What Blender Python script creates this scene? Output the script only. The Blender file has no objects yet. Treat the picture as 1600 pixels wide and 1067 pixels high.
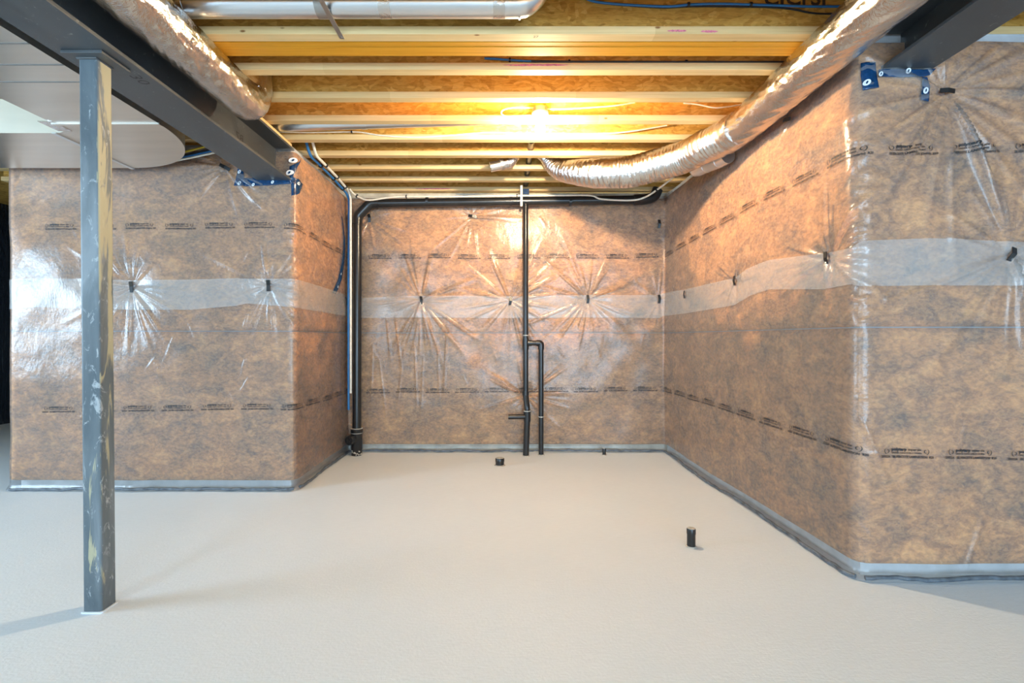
import bpy, math, random
import numpy as np
from mathutils import Vector, Matrix
random.seed(7)
RNG = np.random.default_rng(7)
SC = bpy.context.scene
COL = SC.collection
# ------------------------------------------------------------------ camera
F, CX, CY, H = 760.0, 790.0, 528.0, 1.115      # focal length in px, vanishing point, eye height
cam = bpy.data.cameras.new('camera'); co = bpy.data.objects.new('camera', cam); COL.objects.link(co)
cam.sensor_width = 36.0; cam.lens = F/1600*36.0
cam.shift_x = (800-CX)/1600; cam.shift_y = -(533.5-CY)/1600
co.location = (0, 0, H); co.rotation_euler = (math.pi/2, 0, 0); cam.clip_start = 0.05
SC.camera = co
# ------------------------------------------------------------------ world, daylight, exposure
w = bpy.data.worlds.new('sky'); SC.world = w; w.use_nodes = True
bg = w.node_tree.nodes['Background']; bg.inputs[0].default_value = (0.62, 0.78, 1.0, 1); bg.inputs[1].default_value = 1.0
def area(name, loc, sx, sy, power, col, rot):
    l = bpy.data.lights.new(name, 'AREA'); l.shape = 'RECTANGLE'; l.size = sx; l.size_y = sy
    l.energy = power; l.color = col
    o = bpy.data.objects.new(name, l); COL.objects.link(o); o.location = loc; o.rotation_euler = rot
    return o
# daylight entering through the two openings of the rear wall (window and patio door)
area('daylight_window', (-2.9, -4.44, 1.60), 1.3, 1.0, 120, (0.52, 0.77, 1.0), (math.pi/2, 0, 0))
area('daylight_patio_door', (1.4, -4.44, 1.08), 3.5, 2.0, 250, (0.52, 0.77, 1.0), (math.pi/2, 0, 0))
area('added_side_fill', (-6.44, .7, 1.5), 1.1, 1.9, 195, (0.56, 0.79, 1.0), (0, -math.pi/2, 0))  # added fill from the left, brightens the dark right side wall
BULB_STRENGTH = 2100.0
SC.view_settings.view_transform = 'Standard'; SC.view_settings.look = 'None'
SC.view_settings.exposure = 0.55; SC.view_settings.gamma = 1.0
SC.view_settings.use_curve_mapping = False

# ------------------------------------------------------------------ helpers
def P(px, py, d):
    """point seen at photo pixel (px,py) at depth d"""
    return ((px-CX)/F*d, d, H-(py-CY)/F*d)
def link(o, parent=None):
    COL.objects.link(o)
    if parent is not None: o.parent = parent
    return o
def tag(o, label, cat=None, group=None, kind=None):
    o['label'] = label
    if cat: o['category'] = cat
    if group: o['group'] = group
    if kind: o['kind'] = kind
    return o
def thing(name, label, cat, group=None, loc=(0, 0, 0)):
    o = bpy.data.objects.new(name, None); o.empty_display_size = .05; o.location = loc
    return tag(link(o), label, cat, group)
def mesh(name, v, f, m, parent=None, smooth=False):
    me = bpy.data.meshes.new(name); me.from_pydata([tuple(map(float, p)) for p in v], [], [tuple(map(int, q)) for q in f])
    me.materials.append(m)
    if smooth: me.polygons.foreach_set('use_smooth', [True]*len(me.polygons))
    me.update()
    o = link(bpy.data.objects.new(name, me), parent)
    if parent is not None and parent.location.length > 0:
        me.transform(Matrix.Translation(-parent.location))
    return o
def grid_mesh(name, V, m, parent=None, smooth=True):
    """V: array (nu,nv,3)"""
    nu, nv = V.shape[:2]
    me = bpy.data.meshes.new(name)
    me.vertices.add(nu*nv); me.vertices.foreach_set('co', V.reshape(-1).astype(np.float32))
    i = np.arange((nu-1)*(nv-1)); a = (i//(nv-1))*nv + i % (nv-1)
    q = np.stack([a, a+nv, a+nv+1, a+1], 1).reshape(-1)
    n = len(i)
    me.loops.add(4*n); me.loops.foreach_set('vertex_index', q.astype(np.int32))
    me.polygons.add(n); me.polygons.foreach_set('loop_start', (np.arange(n)*4).astype(np.int32))
    me.polygons.foreach_set('loop_total', np.full(n, 4, np.int32))
    me.polygons.foreach_set('use_smooth', np.full(n, smooth))
    me.materials.append(m); me.update(calc_edges=True); me.validate()
    return link(bpy.data.objects.new(name, me), parent)
BF = [(0, 3, 2, 1), (4, 5, 6, 7), (0, 1, 5, 4), (1, 2, 6, 5), (2, 3, 7, 6), (3, 0, 4, 7)]
def bx(x0, x1, y0, y1, z0, z1):
    return [(x0, y0, z0), (x1, y0, z0), (x1, y1, z0), (x0, y1, z0), (x0, y0, z1), (x1, y0, z1), (x1, y1, z1), (x0, y1, z1)], list(BF)
def join(parts):
    V, Fc = [], []
    for v, f in parts:
        b = len(V); V += [tuple(p) for p in v]; Fc += [tuple(i+b for i in q) for q in f]
    return V, Fc
def box(name, dims, m, parent=None, bevel=0):
    o = mesh(name, *bx(*dims), m, parent)
    if bevel:
        b = o.modifiers.new('bevel', 'BEVEL'); b.width = bevel; b.segments = 2
    return o
def smooth_path(pts, n=12):
    """Catmull-Rom through pts"""
    p = [np.array(q, float) for q in pts]
    if len(p) < 3: return p
    p = [2*p[0]-p[1]] + p + [2*p[-1]-p[-2]]
    out = []
    for i in range(1, len(p)-2):
        for k in range(n):
            t = k/n
            out.append(.5*((2*p[i]) + (-p[i-1]+p[i+1])*t + (2*p[i-1]-5*p[i]+4*p[i+1]-p[i+2])*t*t + (-p[i-1]+3*p[i]-3*p[i+1]+p[i+2])*t**3))
    out.append(p[-2]); return out
def sweep(path, r, seg=16, cap=True, rfun=None):
    """tube along a path; r number or list; rfun(i, ang, r) -> radius"""
    p = [np.array(q, float) for q in path]; n = len(p)
    rr = [r]*n if np.isscalar(r) else list(r)
    t = [p[min(i+1, n-1)]-p[max(i-1, 0)] for i in range(n)]
    t = [q/np.linalg.norm(q) for q in t]
    up = np.array([0, 0, 1.]) if abs(t[0][2]) < .9 else np.array([1., 0, 0])
    u = np.cross(t[0], up); u /= np.linalg.norm(u)
    V, Fc = [], []
    for i in range(n):
        u = u-t[i]*np.dot(u, t[i]); u /= np.linalg.norm(u); v = np.cross(t[i], u)
        for k in range(seg):
            a = 2*math.pi*k/seg; q = rr[i] if rfun is None else rfun(i, a, rr[i])
            V.append(p[i]+q*(math.cos(a)*u+math.sin(a)*v))
    for i in range(n-1):
        for k in range(seg):
            k2 = (k+1) % seg
            Fc.append((i*seg+k, i*seg+k2, (i+1)*seg+k2, (i+1)*seg+k))
    if cap:
        Fc.append(tuple(range(seg-1, -1, -1))); Fc.append(tuple((n-1)*seg+k for k in range(seg)))
    return V, Fc
def tube(name, path, r, m, parent=None, seg=16, cap=True, rfun=None):
    o = mesh(name, *sweep(path, r, seg, cap, rfun), m, parent, smooth=True)
    try: o.data.set_sharp_from_angle(angle=math.radians(50))
    except Exception: pass
    return o
def bend_path(pts, rad, n=8):
    """polyline with rounded corners"""
    p = [np.array(q, float) for q in pts]; out = [p[0]]
    for i in range(1, len(p)-1):
        a = p[i-1]-p[i]; b = p[i+1]-p[i]; la, lb = np.linalg.norm(a), np.linalg.norm(b)
        q = min(rad, la*.49, lb*.49); s = p[i]+a/la*q; e = p[i]+b/lb*q
        for k in range(n+1):
            t = k/n; out.append((1-t)**2*s+2*t*(1-t)*p[i]+t*t*e)
    out.append(p[-1]); return out
# value noise
_T = RNG.random((256, 256))
def vnoise(x, y):
    x = np.asarray(x, float); y = np.asarray(y, float)
    xi = np.floor(x).astype(int); yi = np.floor(y).astype(int); fx = x-xi; fy = y-yi
    fx = fx*fx*(3-2*fx); fy = fy*fy*(3-2*fy)
    g = lambda a, b: _T[a % 256, b % 256]
    return (g(xi, yi)*(1-fx)+g(xi+1, yi)*fx)*(1-fy)+(g(xi, yi+1)*(1-fx)+g(xi+1, yi+1)*fx)*fy-.5

# ------------------------------------------------------------------ materials
class M:
    def __init__(s, name):
        s.m = bpy.data.materials.new(name); s.m.use_nodes = True; s.nt = s.m.node_tree
        s.b = s.nt.nodes['Principled BSDF']; s.out = s.nt.nodes['Material Output']
    def n(s, t, **kw):
        q = s.nt.nodes.new(t)
        for k, v in kw.items():
            if hasattr(q, k): setattr(q, k, v)
            else: q.inputs[k.replace('_', ' ')].default_value = v
        return q
    def l(s, a, b): s.nt.links.new(a, b)
    def pos(s, sc=(1, 1, 1), rot=(0, 0, 0)):
        g = s.n('ShaderNodeNewGeometry'); mp = s.n('ShaderNodeMapping'); mp.inputs['Scale'].default_value = sc
        mp.inputs['Rotation'].default_value = rot
        s.l(g.outputs['Position'], mp.inputs[0]); return mp.outputs[0]
    def noise(s, vec, scale, detail=4, rough=.55, dist=0):
        q = s.n('ShaderNodeTexNoise'); q.inputs['Scale'].default_value = scale; q.inputs['Detail'].default_value = detail
        q.inputs['Roughness'].default_value = rough; q.inputs['Distortion'].default_value = dist
        if vec is not None: s.l(vec, q.inputs['Vector'])
        return q.outputs['Fac']
    def ramp(s, fac, stops):
        r = s.n('ShaderNodeValToRGB'); e = r.color_ramp.elements
        while len(e) < len(stops): e.new(.5)
        for q, (p, c) in zip(e, stops): q.position = p; q.color = (*c, 1) if len(c) == 3 else c
        s.l(fac, r.inputs[0]); return r.outputs[0]
    def mix(s, fac, a, b, mode='MIX'):
        q = s.n('ShaderNodeMix'); q.data_type = 'RGBA'; q.blend_type = mode
        for sock, v in ((q.inputs[0], fac), (q.inputs[6], a), (q.inputs[7], b)):
            if hasattr(v, 'is_output'): s.l(v, sock)
            elif isinstance(v, tuple): sock.default_value = (*v, 1) if len(v) == 3 else v
            else: sock.default_value = v
        return q.outputs[2]
    def bump(s, h, st, dist=.01, tgt=None):
        q = s.n('ShaderNodeBump'); q.inputs['Strength'].default_value = st; q.inputs['Distance'].default_value = dist
        s.l(h, q.inputs['Height'])
        if tgt is None: s.l(q.outputs[0], s.b.inputs['Normal'])
        return q.outputs[0]
    def set(s, col=None, rough=None, metal=None, spec=None):
        if col is not None:
            if hasattr(col, 'is_output'): s.l(col, s.b.inputs['Base Color'])
            else: s.b.inputs['Base Color'].default_value = (*col, 1)
        if rough is not None:
            if hasattr(rough, 'is_output'): s.l(rough, s.b.inputs['Roughness'])
            else: s.b.inputs['Roughness'].default_value = rough
        if metal is not None: s.b.inputs['Metallic'].default_value = metal
        if spec is not None: s.b.inputs['Specular IOR Level'].default_value = spec
        return s
def plain(name, col, rough=.5, metal=0, var=.12, sc=30):
    q = M(name); f = q.noise(q.pos(), sc, 3)
    c = q.ramp(f, [(.3, tuple(x*(1-var) for x in col)), (.7, tuple(min(1, x*(1+var)) for x in col))])
    return q.set(c, rough, metal).m
MAT = {}
def mk():
    # concrete floor
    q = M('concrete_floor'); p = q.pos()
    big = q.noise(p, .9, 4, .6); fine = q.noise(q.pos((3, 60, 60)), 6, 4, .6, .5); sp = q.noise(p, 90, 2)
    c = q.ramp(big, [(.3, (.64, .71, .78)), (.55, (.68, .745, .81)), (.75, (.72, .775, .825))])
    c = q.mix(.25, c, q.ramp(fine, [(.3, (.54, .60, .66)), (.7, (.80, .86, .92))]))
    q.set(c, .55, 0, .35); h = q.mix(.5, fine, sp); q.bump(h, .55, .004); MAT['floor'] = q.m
    MAT['concrete'] = plain('concrete_wall', (.52, .54, .56), .85, 0, .15, 12)
    MAT['sill'] = plain('sill_foam', (.55, .50, .40), .8, 0, .3, 9)
    # brown mineral fibre insulation
    q = M('brown_insulation'); p = q.pos()
    a = q.noise(q.pos((1, 1, 1.4)), 2.6, 4, .6, .5); b = q.noise(q.pos((1, 1, 1.5), (0, .25, 0)), 7.5, 6, .66, .7); d = q.noise(q.pos((1, 1, 1.6), (0, .5, 0)), 36, 4, .7, .5)
    c = q.ramp(a, [(.36, (.19, .12, .09)), (.46, (.44, .22, .10)), (.54, (.62, .32, .135)), (.64, (.80, .47, .21))])
    c2 = q.ramp(b, [(.38, (.14, .085, .06)), (.47, (.40, .21, .105)), (.55, (.64, .35, .16)), (.63, (.92, .58, .30))])
    c = q.mix(.58, c, c2); c = q.mix(.36, c, q.ramp(d, [(.40, (.12, .07, .05)), (.60, (.72, .45, .23))]))
    c = q.mix(1.0, c, (1.08, .87, .58), 'MULTIPLY')
    q.set(c, .95, 0, .1); q.bump(d, .6, .02); MAT['insul'] = q.m
    # clear polyethylene film
    def film(name, haze, tint):
        q = M(name); q.nt.nodes.remove(q.b)
        n1 = q.noise(q.pos((1, 1, .6)), 22, 3, .5, .6); n2 = q.noise(q.pos((1, 1, .5)), 90, 2, .5, .4)
        hgt = q.mix(.35, n1, n2)
        nb = q.bump(hgt, .22, .012, tgt=1)
        tr = q.n('ShaderNodeBsdfTransparent'); tr.inputs[0].default_value = (.96, .96, .96, 1)
        df = q.n('ShaderNodeBsdfDiffuse'); df.inputs[0].default_value = (*tint, 1); q.l(nb, df.inputs['Normal'])
        gl = q.n('ShaderNodeBsdfGlossy'); gl.inputs['Roughness'].default_value = .25; q.l(nb, gl.inputs['Normal'])
        fr = q.n('ShaderNodeFresnel'); fr.inputs[0].default_value = 1.45; q.l(nb, fr.inputs['Normal'])
        m1 = q.n('ShaderNodeMixShader'); m1.inputs[0].default_value = haze
        q.l(tr.outputs[0], m1.inputs[1]); q.l(df.outputs[0], m1.inputs[2])
        m2 = q.n('ShaderNodeMixShader'); q.l(fr.outputs[0], m2.inputs[0]); q.l(m1.outputs[0], m2.inputs[1]); q.l(gl.outputs[0], m2.inputs[2])
        q.l(m2.outputs[0], q.out.inputs['Surface']); return q.m
    MAT['film'] = film('clear_poly_film', .12, (.86, .87, .88))
    MAT['band'] = film('double_poly_film', .24, (.84, .85, .84))
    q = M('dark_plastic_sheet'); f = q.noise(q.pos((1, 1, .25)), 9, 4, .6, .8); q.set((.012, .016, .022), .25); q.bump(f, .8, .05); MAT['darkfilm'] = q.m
    MAT['ink'] = plain('black_ink', (.02, .02, .022), .6)
    MAT['sealant'] = plain('grey_sealant', (.10, .12, .145), .45, 0, .5, 25)
    MAT['clip'] = plain('black_plastic', (.012, .012, .013), .35)
    # OSB
    q = M('osb_web'); vo = q.n('ShaderNodeTexVoronoi'); vo.inputs['Scale'].default_value = 46
    dd = q.n('ShaderNodeTexNoise'); dd.inputs['Scale'].default_value = 5; q.l(q.pos(), dd.inputs['Vector'])
    mx = q.n('ShaderNodeMix'); mx.data_type = 'VECTOR'; mx.inputs[0].default_value = .18
    q.l(q.pos((.55, 1, 1.5), (0, .5, 0)), mx.inputs[4]); q.l(dd.outputs['Color'], mx.inputs[5]); q.l(mx.outputs[1], vo.inputs['Vector'])
    bw = q.n('ShaderNodeRGBToBW'); q.l(vo.outputs['Color'], bw.inputs[0])
    c = q.ramp(bw.outputs[0], [(.1, (.40, .19, .03)), (.45, (.60, .32, .06)), (.7, (.70, .40, .09)), (.95, (.80, .50, .14))])
    gr = q.noise(q.pos((2, 1, 14), (0, .35, 0)), 9, 5, .7, .6)
    c = q.mix(.4, c, q.ramp(gr, [(.32, (.22, .085, .01)), (.5, (.62, .33, .065)), (.7, (.80, .49, .13))]))
    q.set(c, .75, 0, .25); q.bump(bw.outputs[0], .3, .004); MAT['osb'] = q.m
    # spruce flange
    def wood(name, lo, mid, hi, joint=True):
        q = M(name); g = q.noise(q.pos((.6, 28, 28)), 3.2, 5, .6, .4)
        c = q.ramp(g, [(.28, lo), (.5, mid), (.74, hi)])
        if joint:
            sx = q.n('ShaderNodeSeparateXYZ'); ge = q.n('ShaderNodeNewGeometry'); q.l(ge.outputs['Position'], sx.inputs[0])
            oi = q.n('ShaderNodeObjectInfo')
            a = q.n('ShaderNodeMath', operation='MULTIPLY_ADD'); q.l(oi.outputs['Random'], a.inputs[0]); a.inputs[1].default_value = 9; q.l(sx.outputs[0], a.inputs[2])
            f = q.n('ShaderNodeMath', operation='FLOOR'); mm = q.n('ShaderNodeMath', operation='MULTIPLY'); q.l(a.outputs[0], mm.inputs[0]); mm.inputs[1].default_value = .9
            q.l(mm.outputs[0], f.inputs[0]); wn = q.n('ShaderNodeTexWhiteNoise'); wn.noise_dimensions = '1D'; q.l(f.outputs[0], wn.inputs['W'])
            c = q.mix(.30, c, q.ramp(wn.outputs[0], [(.1, tuple(x*.75 for x in lo)), (.9, hi)]))
            kn = q.n('ShaderNodeTexVoronoi'); kn.inputs['Scale'].default_value = 4.5; q.l(q.pos((1, 2.2, 2.2)), kn.inputs['Vector'])
            c = q.mix(q.ramp(kn.outputs['Distance'], [(.035, (1, 1, 1)), (.075, (0, 0, 0))]), c, (.26, .12, .04))
        q.set(c, .6, 0, .3); q.bump(g, .12, .003); return q.m
    MAT['wood'] = wood('spruce_flange', (.60, .39, .16), (.72, .50, .23), (.82, .60, .31))
    MAT['lvl'] = wood('laminated_veneer', (.58, .24, .012), (.70, .31, .018), (.78, .37, .03), False)
    # black painted steel
    q = M('black_steel'); f = q.noise(q.pos((1, .5, 1)), 5, 5, .6, .5); s2 = q.noise(q.pos(), 34, 4, .75, .6)
    c = q.ramp(f, [(.3, (.035, .040, .045)), (.7, (.075, .080, .083))])
    c = q.mix(q.ramp(s2, [(.63, (0, 0, 0)), (.70, (.5, .5, .5))]), c, (.30, .30, .27))
    q.set(c, q.ramp(f, [(.3, (.30,)*3), (.7, (.45,)*3)]), 0, .6); MAT['steel'] = q.m
    # scuffed post paint with dried yellow-grey stains
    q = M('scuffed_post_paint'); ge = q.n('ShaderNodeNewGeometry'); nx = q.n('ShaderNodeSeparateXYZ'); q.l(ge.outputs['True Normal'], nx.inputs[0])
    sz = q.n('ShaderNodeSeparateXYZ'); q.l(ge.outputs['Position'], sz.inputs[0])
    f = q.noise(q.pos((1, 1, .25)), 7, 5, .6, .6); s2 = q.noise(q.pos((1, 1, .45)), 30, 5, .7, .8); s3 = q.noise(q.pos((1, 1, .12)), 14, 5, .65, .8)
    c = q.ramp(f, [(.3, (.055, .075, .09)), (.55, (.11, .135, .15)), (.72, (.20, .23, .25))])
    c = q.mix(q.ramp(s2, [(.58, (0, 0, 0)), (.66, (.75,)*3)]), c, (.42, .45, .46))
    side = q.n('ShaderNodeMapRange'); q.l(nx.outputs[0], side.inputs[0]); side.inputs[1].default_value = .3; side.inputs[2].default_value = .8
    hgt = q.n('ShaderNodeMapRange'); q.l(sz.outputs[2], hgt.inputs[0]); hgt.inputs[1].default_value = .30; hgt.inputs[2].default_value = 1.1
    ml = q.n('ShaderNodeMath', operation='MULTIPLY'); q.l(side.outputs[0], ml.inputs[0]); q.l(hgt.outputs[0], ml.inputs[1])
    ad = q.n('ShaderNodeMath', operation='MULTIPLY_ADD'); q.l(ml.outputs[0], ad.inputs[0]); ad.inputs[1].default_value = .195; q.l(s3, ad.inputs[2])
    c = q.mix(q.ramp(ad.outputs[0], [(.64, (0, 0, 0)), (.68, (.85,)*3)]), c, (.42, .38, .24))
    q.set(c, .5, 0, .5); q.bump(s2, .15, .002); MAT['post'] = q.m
    # foil wrapped insulation
    def foil(name, col, scl, st, rough):
        q = M(name); n1 = q.noise(q.pos(scl), 14, 5, .7, 1.5); n2 = q.noise(q.pos(), 75, 3, .6, 1)
        q.set(col, rough, 1.0); q.bump(q.mix(.4, n1, n2), st, .02); return q.m
    MAT['foil'] = foil('silver_foil', (.66, .64, .62), (1.2, .5, 1.2), .25, .15)
    MAT['flexfoil'] = foil('crinkled_foil', (.72, .70, .68), (1.5, 1, 1), .35, .20)
    def galv(name, col, rough):
        q = M(name); f = q.noise(q.pos((.4, 3, 3)), 3, 3)
        q.set(q.ramp(f, [(.3, tuple(x*.9 for x in col)), (.7, col)]), rough, 1.0); return q.m
    MAT['galv'] = galv('galvanized_pipe', (.78, .81, .84), .28)
    MAT['duct'] = galv('sheet_metal_duct', (.80, .76, .70), .38)
    MAT['strap'] = galv('galvanized_strap', (.45, .44, .42), .45)
    MAT['ribgrey'] = plain('dull_duct_rib', (.20, .19, .18), .8)
    MAT['pan'] = plain('cream_panning_board', (.66, .62, .47), .8, 0, .04)
    MAT['abs'] = plain('black_abs', (.014, .014, .015), .28, 0, .3, 12)
    MAT['dust'] = plain('chalky_plaster_splash', (.45, .44, .40), .9, 0, .4, 40)
    MAT['blue'] = plain('blue_tubing', (.02, .16, .42), .35)
    MAT['white'] = plain('white_tubing', (.80, .78, .70), .4)
    MAT['cream'] = plain('white_cable', (.78, .72, .60), .45)
    MAT['black'] = plain('black_cable', (.015, .015, .017), .45)
    MAT['yellow'] = plain('yellow_cable', (.75, .55, .04), .45)
    MAT['tape'] = plain('blue_sheathing_tape', (.006, .038, .105), .22, 0, .35, 40)
    MAT['tapewhite'] = plain('white_tape_print', (.75, .78, .80), .4)
    MAT['pink'] = plain('pink_marking_paint', (.62, .16, .22), .7, 0, .3, 60)
    MAT['pencil'] = plain('pencil_mark', (.10, .075, .05), .8)
    MAT['stamp'] = plain('dark_stamp', (.05, .03, .02), .8)
    MAT['china'] = plain('white_porcelain', (.8, .8, .78), .3)
    MAT['framew'] = plain('white_vinyl', (.8, .8, .8), .4)
    q = M('lit_bulb'); q.nt.nodes.remove(q.b); e = q.n('ShaderNodeEmission'); e.inputs[0].default_value = (1, .79, .52, 1); e.inputs[1].default_value = BULB_STRENGTH
    q.l(e.outputs[0], q.out.inputs[0]); MAT['bulb'] = q.m
    q = M('window_glass'); q.b.inputs['Transmission Weight'].default_value = 1; q.set((.95, .97, 1), .02); MAT['glass'] = q.m
mk()

# ------------------------------------------------------------------ room shell
ZJ = 2.55                                        # underside of the joists
def struct(name, dims, m, label, bevel=0):
    return tag(box(name, dims, m, None, bevel), label, kind='structure')
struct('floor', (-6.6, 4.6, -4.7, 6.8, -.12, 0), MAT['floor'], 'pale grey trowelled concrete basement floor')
struct('ceiling', (-6.6, 4.6, -4.7, 6.8, 2.853, 2.875), MAT['osb'], 'strand board subfloor above the joists')
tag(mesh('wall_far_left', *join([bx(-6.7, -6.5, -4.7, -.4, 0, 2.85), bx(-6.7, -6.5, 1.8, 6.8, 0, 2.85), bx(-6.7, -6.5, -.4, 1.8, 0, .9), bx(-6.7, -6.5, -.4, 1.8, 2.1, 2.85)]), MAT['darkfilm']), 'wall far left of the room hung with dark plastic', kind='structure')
_w = tag(mesh('added_window', *join([bx(-6.66, -6.56, -.4, -.35, .9, 2.1), bx(-6.66, -6.56, 1.75, 1.8, .9, 2.1), bx(-6.66, -6.56, -.4, 1.8, .9, .95), bx(-6.66, -6.56, -.4, 1.8, 2.05, 2.1), bx(-6.66, -6.56, .675, .725, .9, 2.1)]), MAT['framew']), 'added white framed window in the far left wall, out of view', kind='structure')  # unseen window, added only to carry the side fill light
for _a, _b in ((-.35, .675), (.725, 1.75)): box('pane', (-6.615, -6.605, _a, _b, .95, 2.05), MAT['glass'], _w)
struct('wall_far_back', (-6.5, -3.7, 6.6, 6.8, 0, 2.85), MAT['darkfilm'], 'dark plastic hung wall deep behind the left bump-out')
struct('wall_far_right', (4.5, 4.7, -4.7, 2.3, 0, 2.85), MAT['concrete'], 'bare concrete wall on the far right')
def rear():
    r = [bx(-6.6, -3.6, -4.7, -4.5, 0, 2.85), bx(-3.6, -2.2, -4.7, -4.5, 0, 1.05), bx(-3.6, -2.2, -4.7, -4.5, 2.15, 2.85),
         bx(-2.2, -.4, -4.7, -4.5, 0, 2.85), bx(-.4, 3.2, -4.7, -4.5, 2.1, 2.85), bx(3.2, 4.6, -4.7, -4.5, 0, 2.85)]
    tag(mesh('wall_rear', *join(r), MAT['concrete']), 'concrete rear wall with a window and a patio door opening', kind='structure')
    for nm, (x0, x1, z0, z1), lb in (('window_1', (-3.6, -2.2, 1.05, 2.15), 'white framed basement window in the rear wall'),
                                     ('door_1', (-.4, 3.2, 0, 2.1), 'white framed glazed patio door in the rear wall')):
        t = .05; xm = (x0+x1)/2
        fr = [bx(x0, x0+t, -4.66, -4.56, z0, z1), bx(x1-t, x1, -4.66, -4.56, z0, z1), bx(x0, x1, -4.66, -4.56, z0, z0+t),
              bx(x0, x1, -4.66, -4.56, z1-t, z1), bx(xm-t/2, xm+t/2, -4.66, -4.56, z0, z1)]
        o = tag(mesh(nm, *join(fr), MAT['framew']), lb, kind='structure')
        for a, b in ((x0+t, xm-t/2), (xm+t/2, x1-t)): box('pane', (a, b, -4.615, -4.605, z0+t, z1-t), MAT['glass'], o)
rear()

# ------------------------------------------------------------------ insulated walls following a plan path
RAW = [(-3.63, 6.6), (-3.63, 3.56), (-1.545, 3.56), (-1.545, 4.76), (1.56, 4.76), (1.62, 2.24), (4.5, 2.24)]
RAD = [0, .03, .045, .03, .03, .07, 0]
def build_path():
    pts, mids = [np.array(RAW[0])], []
    for i in range(1, len(RAW)-1):
        p = np.array(RAW[i]); a = np.array(RAW[i-1])-p; b = np.array(RAW[i+1])-p
        a /= np.linalg.norm(a); b /= np.linalg.norm(b); r = RAD[i]
        for k in range(13):
            t = k/12; pts.append((1-t)**2*(p+a*r)+2*t*(1-t)*p+t*t*(p+b*r))
            if k == 6: mids.append(len(pts)-1)
    pts.append(np.array(RAW[-1]))
    pts = np.array(pts); s = np.concatenate([[0], np.cumsum(np.linalg.norm(np.diff(pts, axis=0), axis=1))])
    t = np.gradient(pts, s, axis=0); t /= np.linalg.norm(t, axis=1)[:, None]
    return pts, s, np.stack([t[:, 1], -t[:, 0]], 1), [s[m] for m in mids]
PP, PS, PN, CORN = build_path()
def plan(s):
    x = np.interp(s, PS, PP[:, 0]); y = np.interp(s, PS, PP[:, 1])
    a = np.interp(s, PS, PN[:, 0]); b = np.interp(s, PS, PN[:, 1]); l = np.sqrt(a*a+b*b)+1e-9
    return x, y, a/l, b/l
def s_of(x, y):
    best = (1e9, 0)
    for i in range(len(PP)-1):
        a, b = PP[i], PP[i+1]; d = b-a; L = d@d
        t = min(1, max(0, ((np.array([x, y])-a)@d)/L)); q = a+t*d; e = (q[0]-x)**2+(q[1]-y)**2
        if e < best[0]: best = (e, PS[i]+t*(PS[i+1]-PS[i]))
    return best[1]
def pix(px, py, wall):
    """photo pixel on wall number 1..5 -> (s, z)"""
    (x0, y0), (x1, y1) = RAW[wall], RAW[wall+1]
    k = (px-CX)/F                                     # x = k*y
    dx, dy = x1-x0, y1-y0
    t = (k*y0-x0)/(dx-k*dy); x = x0+t*dx; y = y0+t*dy
    return s_of(x, y), H-(py-CY)/F*y
PINS = [(1, 206, 448, 1), (1, 420, 446, 1), (1, 352, 262, 1.0), (3, 577, 341, .8), (3, 738, 338, 1), (3, 658, 469, 1.2), (3, 797, 470, 1.2),
        (3, 918, 467, 1.2), (3, 1029, 467, .6), (3, 1029, 350, .5), (4, 1149, 438, .8), (4, 1290, 403, 1), (4, 1072, 460, .4), (4, 1232, 187, .6), (4, 1110, 262, .5),
        (5, 1478, 143, 1.5), (5, 1578, 397, 1.4), (3, 821, 617, .9), (3, 1040, 690, .3), (2, 538, 470, .4)]
PIN = [(*pix(a, b, wl), st, wl) for wl, a, b, st in PINS]
# creases radiating from every fastener
CRE = []
for ps, pz, st, wl in PIN:
    for k in range(int(34*min(1, st)+4)):
        CRE.append((ps, pz, RNG.uniform(-math.pi, math.pi), RNG.uniform(.03, .075), RNG.uniform(.12, .62)*st, RNG.uniform(.003, .010)*st))
for px in (583, 592, 604, 618, 632, 648, 662, 684, 700):          # hanging folds at the left of the back wall
    a_, b_ = pix(px, RNG.uniform(480, 560), 3); CRE.append((a_, b_, -math.pi/2+RNG.uniform(-.12, .12), RNG.uniform(.012, .03), RNG.uniform(.6, .95), RNG.uniform(.004, .009)))
def fold(w0, a, b, wd, am):
    (s0, z0), (s1, z1) = pix(*a, w0), pix(*b, w0)
    CRE.append((s0, z0, math.atan2(z1-z0, s1-s0), wd, math.hypot(s1-s0, z1-z0), am))
for a, b, wd, am in (((1478, 143), (1590, 400), .07, .022), ((1478, 143), (1545, 300), .05, .014), ((1478, 143), (1640, 60), .08, .020), ((1478, 143), (1640, 110), .06, .014),
                     ((1478, 143), (1600, 40), .05, .014), ((1478, 143), (1400, 200), .05, .008), ((1578, 397), (1470, 330), .05, .012), ((1578, 397), (1440, 440), .05, .008),
                     ((1578, 397), (1540, 260), .05, .010), ((1578, 397), (1500, 560), .06, .010), ((1578, 397), (1570, 600), .05, .010), ((1345, 650), (1400, 800), .05, .010), ((1500, 900), (1540, 790), .08, .012)):
    fold(5, a, b, wd, am)
for a, b in (((352, 262), (290, 235)), ((352, 262), (270, 262)), ((352, 262), (290, 300)), ((352, 262), (330, 225)), ((40, 265), (20, 300)), ((206, 448), (200, 560))): fold(1, a, b, .06, .009)
for k, n in ((1, 26), (2, 10), (3, 34), (4, 30), (5, 46)):          # small random puckers
    for _ in range(n):
        lo, hi = CORN[k-1], (CORN[k] if k < 5 else CORN[4]+1.2)
        CRE.append((RNG.uniform(lo, hi), RNG.uniform(.15, 2.4), RNG.uniform(-2.4, -.9), RNG.uniform(.03, .09), RNG.uniform(.06, .26), RNG.uniform(.002, .006)))
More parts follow.
